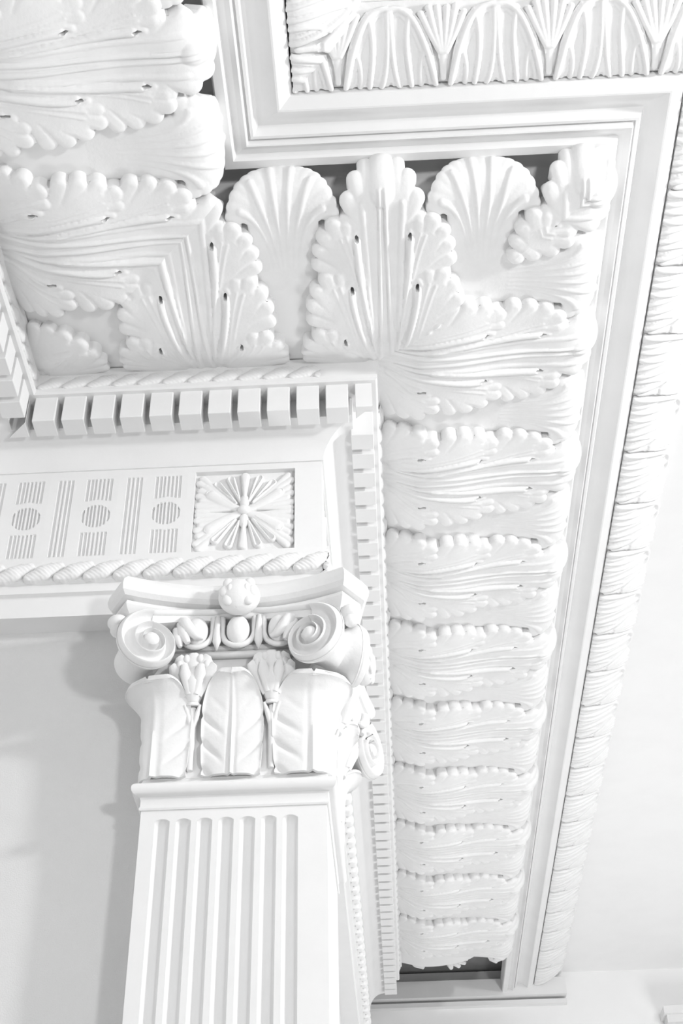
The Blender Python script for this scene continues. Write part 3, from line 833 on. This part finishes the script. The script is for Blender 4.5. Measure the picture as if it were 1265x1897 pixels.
# abacus: concave plan, chamfered horns
AB = [(-0.829, 3.200), (-0.750, 3.145)]
def arc(p, q, sag, n=14):
    p = Vector(p); q = Vector(q); nrm = Vector((-(q - p).y, (q - p).x)).normalized()
    return [tuple(p.lerp(q, i / n) + nrm * (sag * 4 * (i / n) * (1 - i / n))) for i in range(n + 1)]
fr0, fr1 = (-0.752, 3.145), (-0.106, 3.165)
fr0 = (-0.752, 3.118); fr1 = (-0.100, 3.118)
s0, s1 = (-0.030, 3.215), (-0.030, 3.895)
outl = arc(fr0, fr1, 0.078) + arc(s0, s1, 0.045) + [(-0.10, 3.96), (-0.735, 3.96), (-0.80, 3.895)] + arc((-0.80, 3.895), (-0.815, 3.215), 0.04)[1:]
oc = Vector((PXC, (PY + PB_) / 2)); V = []; F = []
prof = [(0.035, 2.300), (0.030, 2.316), (0.012, 2.328), (0.030, 2.334), (0.030, 2.345), (0.020, 2.349), (0.006, 2.358), (0.0, 2.372), (0.0, 2.395), (0.004, 2.410), (0.012, 2.421), (0.012, 2.429)]
prof = [(0.050, 2.296), (0.046, 2.310), (0.030, 2.324), (0.024, 2.336), (0.026, 2.348), (0.036, 2.352), (0.014, 2.358), (0.003, 2.370), (0.0, 2.388), (0.004, 2.408), (0.014, 2.422), (0.018, 2.429)]
n = len(outl)
for d, z in prof:
    for i in range(n):
        p = Vector(outl[i]); a = Vector(outl[i - 1]); b = Vector(outl[(i + 1) % n])
        t1 = (p - a).normalized() if (p - a).length > 1e-6 else (b - p).normalized(); t2 = (b - p).normalized() if (b - p).length > 1e-6 else t1
        n1 = Vector((-t1.y, t1.x)); n2 = Vector((-t2.y, t2.x)); nn = (n1 + n2); nn = nn / max(0.5, nn.dot(n1)) if nn.length > 1e-6 else n1
        q = p + nn * d; V.append((q.x, q.y, z))
for k in range(len(prof) - 1):
    for i in range(n): F.append((k * n + i, k * n + (i + 1) % n, (k + 1) * n + (i + 1) % n, (k + 1) * n + i))
F.append(tuple(range(n))); F.append(tuple(range(len(V) - 1, len(V) - n - 1, -1)))
sub('abacus', mesh('abacus', V, F, M_ORN, True, 0.5))
# little knob leaves under the horns
for (x, y) in ((-0.085, 3.185), (-0.065, 3.865), (-0.770, 3.190)):
    m = MB(); m.ell((x, y, 2.292), (0.032, 0.030, 0.026)); m.ell((x, y, 2.268), (0.022, 0.022, 0.024)); sub('horn_leaf', mesh('horn_leaf', m.V, m.F, M_ORN))
# fleuron
def fleuron(face):
    m = MB(); c = Vector((*plan(face, 0.005, 0.105), 2.352)); R = 0.062
    ax = (Vector((*plan(face, 1, 0), 0)) - Vector((*plan(face, 0, 0), 0))); ay = (Vector((*plan(face, 0, 1), 0)) - Vector((*plan(face, 0, 0), 0))); az = Vector((0, 0, 1))
    m.ell(c, (R, 0.040, R * 0.98), (ax, ay, az), 30, 18)
    sub('fleuron', mesh('fleuron', m.V, m.F, M_ORN))
    L = MB()
    def onb(px, pz, r, k=1.0):
        q = min(0.999, (px * px + pz * pz) / (R * R)); return c + ax * px + az * pz + ay * (0.040 * math.sqrt(1 - q) * k - 0.004)
    # central tongue outline and two leaves each side
    pts = [onb(x, z, 0) for x, z in ((-.006, .055), (-.014, .02), (-.016, -.02), (-.004, -.05), (.012, -.045), (.018, -.01), (.012, .03), (.006, .055))]
    L.tube(pts, [.0032] * len(pts), 8)
    for sg in (-1, 1):
        for (x, z, rx, rz) in ((.032, .034, .016, .020), (.040, .004, .018, .020), (.030, -.026, .018, .020), (.024, .010, .010, .016)):
            L.ell(onb(sg * x, z, 0, 0.92), (rx, .010, rz), (ax, ay, az), 12, 8)
    sub('fleuron_leaf', mesh('fleuron_leaf', L.V, L.F, M_ORN))
fleuron('front'); fleuron('side')

# ------------------------------------------------------------------ far pilaster on the back wall
fp = thing('wall_pilaster', 'slim far pilaster on the back wall, cut by the bottom right corner of the photo', 'pilaster', (2.05, YEND - 0.05, ZF))
m = MB().box(1.84, YEND - 0.10, ZF, 2.24, YEND, 3.12)
for k in range(6): m.box(1.865 + k * 0.062, YEND - 0.118, ZF, 1.895 + k * 0.062, YEND - 0.09, 3.09)
world_child('shaft', m.make('far_shaft', M_PLN, False), fp)
m = MB().box(1.81, YEND - 0.14, 3.12, 2.27, YEND, 3.17).box(1.79, YEND - 0.17, 3.17, 2.29, YEND, 3.22)
world_child('capital', m.make('far_capital', M_PLN, False), fp)

# ------------------------------------------------------------------ broken ornament hanging in the open end of the coving
for k, (x, y, z, rx, rz, an) in enumerate(((0.06, 8.50, 3.34, .15, .05, .3), (0.34, 8.54, 3.36, .13, .04, -.5), (0.58, 8.52, 3.37, .10, .045, .2))):
    m = MB()
    for q in range(5):
        t = an + (q - 2) * 0.45; m.tube([(0, -0.06, 0.02), (math.cos(t) * rx * .6, -0.02, math.sin(t) * rz), (math.cos(t) * rx, 0.01, math.sin(t) * rz * 1.6)], [.012, .026, .012], 8)
    me = m.make('broken_leaf', M_ORN, True); me.transform(Matrix.Translation((x, y, z)))
    world_child('broken_leaf', me, cove)
